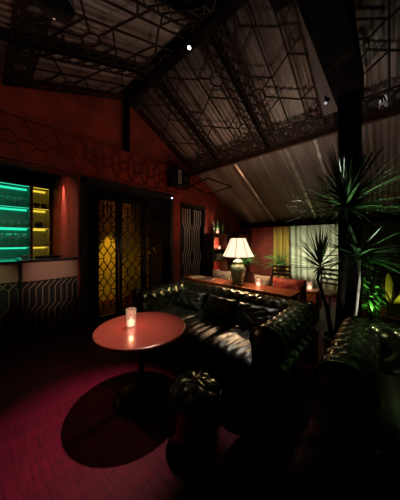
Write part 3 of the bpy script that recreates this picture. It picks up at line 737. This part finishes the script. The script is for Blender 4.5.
ladder_chair((-1.87, 4.75, 0), .2, 'dark ladder-back chair behind the bench beside the potted ferns')
ladder_chair((-.98, 4.92, 0), -.3, 'dark ladder-back chair with pale seat before the bright window behind the yucca')
r = thing('side_table', (-1.10, 4.28, 0), 'small square orange-brown side table holding a candle by the window', 'table')
MB().box((-.15, -.15, .55), (.15, .15, .58)).build('tabletop', 'wood', r, local=True, bevel=.004)
for sx in (-1, 1):
    for sy in (-1, 1): MB().box((sx*.12-.015, sy*.12-.015, 0), (sx*.12+.015, sy*.12+.015, .55)).build('leg', 'wood', r, local=True)
MB().box((-.12, -.12, .2), (.12, .12, .54)).build('cabinet', 'wood', r, local=True)
candle((-1.10, 4.26, .581), 'glowing candle glass on the small side table near the window', 1.0, 1.2)

# ------------------------------------------------------------------ curtains
def drape(x0, x1, y, z0, z1, folds, amp, name, m, label):
    mb = MB()
    mb.grid(lambda u, v: (x0+(x1-x0)*u, y+amp*math.sin(u*folds*2*PI)*(.6+.4*(1-v))+.4*amp*math.sin(u*folds*3.1*PI+v*2), z0+(z1-z0)*v), folds*14, 8)
    return tag(mb.build(name, m, smooth=True), label, 'curtain')
drape(-2.72, -2.22, 6.44, .1, 1.95, 5, .045, 'drape', 'drape', 'ochre yellow drape hanging left of the bright window')
drape(-2.22, -.78, 6.5, .1, 1.95, 9, .05, 'sheer_curtain', 'sheer', 'pale glowing sheer curtain across the back window')
drape(-.95, -.72, 6.42, .1, 1.95, 3, .035, 'drape', 'drape', 'ochre yellow drape hanging at the right edge of the bright window')

# ------------------------------------------------------------------ post, tie beam, ceiling fittings
PX, PYy = -.36, 3.2
b = MB(); b.box((PX-.11, PYy-.11, 0), (PX+.11, PYy+.11, roof_z(PYy)-.15)); b.build('trim_post', 'timber', kind='structure')
b = MB(); b.box((PX-.15, 1.0, 3.30), (PX+.13, PYy+.11, 3.62)); b.build('trim_tie', 'timber', kind='structure')
b = MB(); b.prism([(1.3, 3.62), (3.1, 3.45), (3.1, 3.62), (RX+.3, RZ-.35), (1.3, RZ-.45)], 'x', PX-.05, PX+.05); b.build('trim_gusset', 'timber', kind='structure')
b = MB(); b.box((-.88, 1.90, 3.90), (-.25, 2.14, 4.33)); b.build('trim_hanger', 'timber', kind='structure')
b = MB(); b.bar((-.62, 2.16, roof_z(2.16)-.30), (-.62, 3.5, roof_z(3.5)-.30), .18, .04, (0, SD, 1)); b.build('trim_board', 'board', kind='structure')
b = MB(); b.box((WL+.001, RX-.05, 3.30), (WL+.09, RX+.05, RZ-.2)); b.build('trim_king', 'timber', kind='structure')
def spot(loc, tgt, label, lens='bulb', s=1.0, stem_to=None):
    q = thing('ceiling_spotlight', loc, label, 'spotlight', 'ceiling spotlights')
    d = (Vector(tgt)-Vector(loc)).normalized(); R = d.to_track_quat('-Z', 'Y').to_matrix()
    mb = MB().lathe([(0, .16*s), (.045*s, .16*s), (.05*s, .14*s), (.05*s, 0), (.043*s, 0), (.04*s, .025*s), (0, .025*s)], seg=20)
    mb.v = [R @ v for v in mb.v]; mb.build('housing', 'blackmetal', q, local=True, smooth=False)
    mb = MB().lathe([(0, .012*s), (.038*s, .012*s)], seg=20); mb.v = [R @ v for v in mb.v]; mb.build('lens', lens, q, local=True)
    if stem_to is not None: MB().tube([(0, 0, .1*s), (0, 0, stem_to-loc[2])], .01, 8).build('stem', 'blackmetal', q, local=True)
spot((-1.90, 1.86, 4.00), (-1.74, .66, 0), 'bright round ceiling spotlight above the round red table', 'bulb', .55, 4.33)
spot((-.98, 1.55, 3.72), (-.5, .6, 1.5), 'small ceiling spotlight near the top edge left of the tie beam', 'dimbulb', .7, 4.25)
spot((PX-.22, 2.95, 3.22), (-.9, 2.2, 2.0), 'small spotlight fixed to the left of the post under the tie beam', 'faintbulb', .5, 3.32)
r = thing('glass_pendant', (-2.10, .44, 3.52), 'glossy black bell pendant lamp near the top left corner', 'pendant lamp')
MB().lathe([(.15, 0), (.155, .02), (.145, .10), (.10, .19), (.05, .24), (.02, .25), (0, .25)], seg=32).build('shade', 'gloss', r, smooth=True, local=True, solid=.006)
MB().lathe([(0, .05), (.03, .06), (.05, .10), (.03, .15), (0, .16)], seg=16).build('bulb', 'gloss', r, smooth=True, local=True)
MB().tube([(0, 0, .24), (0, 0, roof_z(.47)-3.56)], .008, 8).build('cord', 'blackmetal', r, local=True)
r = thing('dome_pendant', (-1.30, 1.22, 3.90), 'wide black dome pendant lamp at the top edge of the room', 'pendant lamp')
MB().lathe([(.36, 0), (.37, .02), (.33, .08), (.22, .13), (.10, .16), (0, .165)], seg=40).build('shade', 'blackmetal', r, smooth=True, local=True, solid=.01)
MB().tube([(0, 0, .16), (0, 0, roof_z(1.22)-3.90)], .01, 8).build('cord', 'blackmetal', r, local=True)
# glass drop fitting on the purlin right of the post
for i, (x, lab) in enumerate(((.0, 'leftmost'), (.22, 'second'), (.44, 'third'), (.66, 'rightmost'))):
    q = thing('glass_wall_lamp', (x-.05, 3.80, 3.36), 'small clear glass lamp under the beam right of the post, %s of four' % lab, 'lamp', 'glass lamps along the beam')
    MB().lathe([(0, .14), (.03, .14), (.045, .10), (.05, .0), (.046, 0), (.04, .09), (0, .12)], seg=14).build('shade', 'glass', q, smooth=True, local=True)
    MB().tube([(0, 0, .14), (0, 0, .25), (0, .08, .30)], .012, 8).build('bracket', 'silver', q, local=True)
    MB().lathe([(0, .03), (.022, .045), (.026, .08), (0, .11)], seg=10).build('bulb', 'dimbulb', q, smooth=True, local=True)

# ------------------------------------------------------------------ plants
def blade(mb, org, az, el, L, wd, droop, seg=6):
    d = Vector((math.cos(az)*math.cos(el), math.sin(az)*math.cos(el), math.sin(el))); side = Vector((-math.sin(az), math.cos(az), 0))
    up = side.cross(d); vs = []; fs = []
    p = Vector(org)
    for k in range(seg+1):
        t = k/seg; q = p+d*L*t+Vector((0, 0, -droop*L*t*t)); ww = wd*(min(1, .5+2.2*t) if t < .25 else (1-t)**.55*1.12)
        vs += [q-side*ww/2+up*ww*.16, q, q+side*ww/2+up*ww*.16]
    for k in range(seg):
        a = k*3; fs += [(a, a+1, a+4, a+3), (a+1, a+2, a+5, a+4)]
    mb.add(vs, fs)
def head(org, n, L, wd, elr, rnd, droop=.25, azr=(0, 2*PI)):
    mb = MB()
    for i in range(n):
        az = azr[0]+(azr[1]-azr[0])*rnd.random(); el = elr[0]+(elr[1]-elr[0])*rnd.random()
        blade(mb, (org[0], org[1], org[2]+.06*(el+.3)), az, el, L*(.75+.35*rnd.random()), wd, droop*(.4+rnd.random())*math.cos(el))
    return mb
rn = random.Random(3)
YX, YY = -.43, 2.82
r = thing('yucca', (YX, YY, 0), 'tall three-headed yucca in a dark pot in front of the timber post', 'plant')
MB().lathe([(0, 0), (.12, 0), (.155, .38), (.165, .40), (.145, .40), (.14, .36), (0, .36)], (YX, YY, 0), 28).build('pot', 'darkpot', r, smooth=True)
H1, H2, H3 = (-.36, 2.84, 1.86), (-.66, 3.04, 1.13), (-.245, 2.93, 1.29)
MB().tube([(YX, YY, .35), (-.40, 2.83, .9), (-.35, 2.83, 1.5), H1], [.045, .04, .038, .045], 10).build('stem', 'bark', r, smooth=True)
MB().tube([(YX-.06, YY+.02, .35), (-.56, 2.90, .7), (-.68, 3.0, 1.0), H2], [.028, .022, .018, .022], 8).build('stem', 'bark', r, smooth=True)
MB().tube([(YX+.09, YY+.02, .35), (-.27, 2.9, .7), (-.24, 2.93, 1.05), H3], [.02, .014, .013, .02], 8).build('stem', 'litbark', r, smooth=True)
head(H1, 210, .70, .034, (-.15, 1.45), rn, .22).build('foliage', 'leaf', r)
head(H2, 90, .52, .028, (-.15, 1.40), rn, .15).build('foliage', 'leaf', r)
head(H3, 84, .60, .036, (-.15, 1.0), rn, .25).build('foliage', 'leaf', r)
def fern(loc, s, label, stand):
    q = thing('potted_fern', loc, label, 'plant', 'potted ferns')
    MB().lathe([(0, 0), (.09*s, 0), (.12*s, .18*s), (.13*s, .20*s), (.11*s, .20*s), (.10*s, .17*s), (0, .17*s)], seg=20).build('pot', 'terracotta', q, smooth=True, local=True)
    mb = MB()
    for i in range(46):
        az = rn.random()*2*PI; el = .35+rn.random()*1.0; L = s*(.38+.2*rn.random()); d = Vector((math.cos(az)*math.cos(el), math.sin(az)*math.cos(el), math.sin(el)))
        for k in range(9):
            t = (k+1)/9; p = Vector((0, 0, .18*s))+d*L*t+Vector((0, 0, -.55*L*t*t*math.cos(el)))
            for sg in (-1, 1): blade(mb, p, az+sg*1.1, el*.3-.3, .10*s*(1-t*.7), .022*s, .2, 2)
        blade(mb, (0, 0, .18*s), az, el, L, .008, .55*math.cos(el), 6)
    mb.build('foliage', 'fern', q, local=True)
for (x, y, h, lab) in ((-2.95, 5.12, .62, 'left plant stand, dark wood, behind the table lamp'), (-2.16, 5.60, .64, 'right plant stand, dark wood, beside the ochre drape')):
    r = thing('plant_stand', (x, y, 0), lab, 'stand', 'plant stands by the back wall')
    MB().lathe([(0, h-.03), (.2, h-.03), (.2, h), (0, h)], seg=28).build('top', 'darkwood', r, local=True)
    for k in range(3):
        a = k*2*PI/3+.4; MB().tube([(.17*math.cos(a), .17*math.sin(a), 0), (.12*math.cos(a), .12*math.sin(a), h-.03)], .014, 8).build('leg', 'darkwood', r, local=True)
fern((-2.95, 5.12, .621), 1.1, 'left bushy green potted fern behind the table lamp', .5)
fern((-2.16, 5.60, .641), 1.15, 'right potted fern in an orange pot beside the ochre drape', .5)
r = thing('planter_box', (.55, 3.9, 0), 'brown wooden planter box at the right edge behind the sofa', 'planter')
MB().box((-.06, 3.62, 0), (1.3, 4.3, .48)).build('box', 'planter', r, bevel=.01)
MB().box((-.08, 3.60, .48), (1.32, 4.32, .51)).build('rim', 'planter', r, bevel=.006)
MB().box((-.02, 3.66, .51), (1.26, 4.26, .515)).build('soil', 'soil', r)
def shrub(loc, n, h, wid, lw, m, label, name='shrub'):
    q = thing(name, loc, label, 'plant', None)
    mb = MB(); st = MB()
    for i in range(7):
        a = rn.random()*2*PI; st.tube([(0, 0, 0), (math.cos(a)*wid*.3, math.sin(a)*wid*.3, h*.5), (math.cos(a)*wid*.6, math.sin(a)*wid*.6, h*.85)], .008, 5)
    st.build('stem', 'bark', q, local=True)
    for i in range(n):
        a = rn.random()*2*PI; rr = wid*rn.random()**.5; z = h*(.1+.9*rn.random())
        blade(mb, (math.cos(a)*rr*.7, math.sin(a)*rr*.7, z), a+rn.uniform(-.6, .6), max(rn.uniform(-.5, .9), .35 if z < .3 else -1), lw*3.2*(.7+.6*rn.random()), lw, .3, 4)
    mb.build('foliage', m, q, local=True)
shrub((-.24, 4.66, 0), 230, 1.2, .34, .055, 'fern', 'leafy green shrub glowing green from a ground light right of the post')
shrub((.68, 3.96, .518), 150, .75, .22, .05, 'leaf', 'dark leafy shrub growing in the wooden planter box')
r = thing('broadleaf_plant', (.06, 4.12, .516), 'yellow-green broad leaves glowing at the right edge in the planter', 'plant')
mb = MB()
for az, el, L, wd in ((2.3, 1.42, .66, .17), (3.4, 1.25, .5, .11), (.6, 1.25, .5, .10), (5.2, 1.1, .36, .09)): blade(mb, (0, 0, .02), az, el, L, wd, .25, 8)
mb.build('foliage', 'pale', r, local=True)
MB().tube([(0, 0, 0), (0, 0, .1)], .015, 8).build('stem', 'pale', r, local=True)
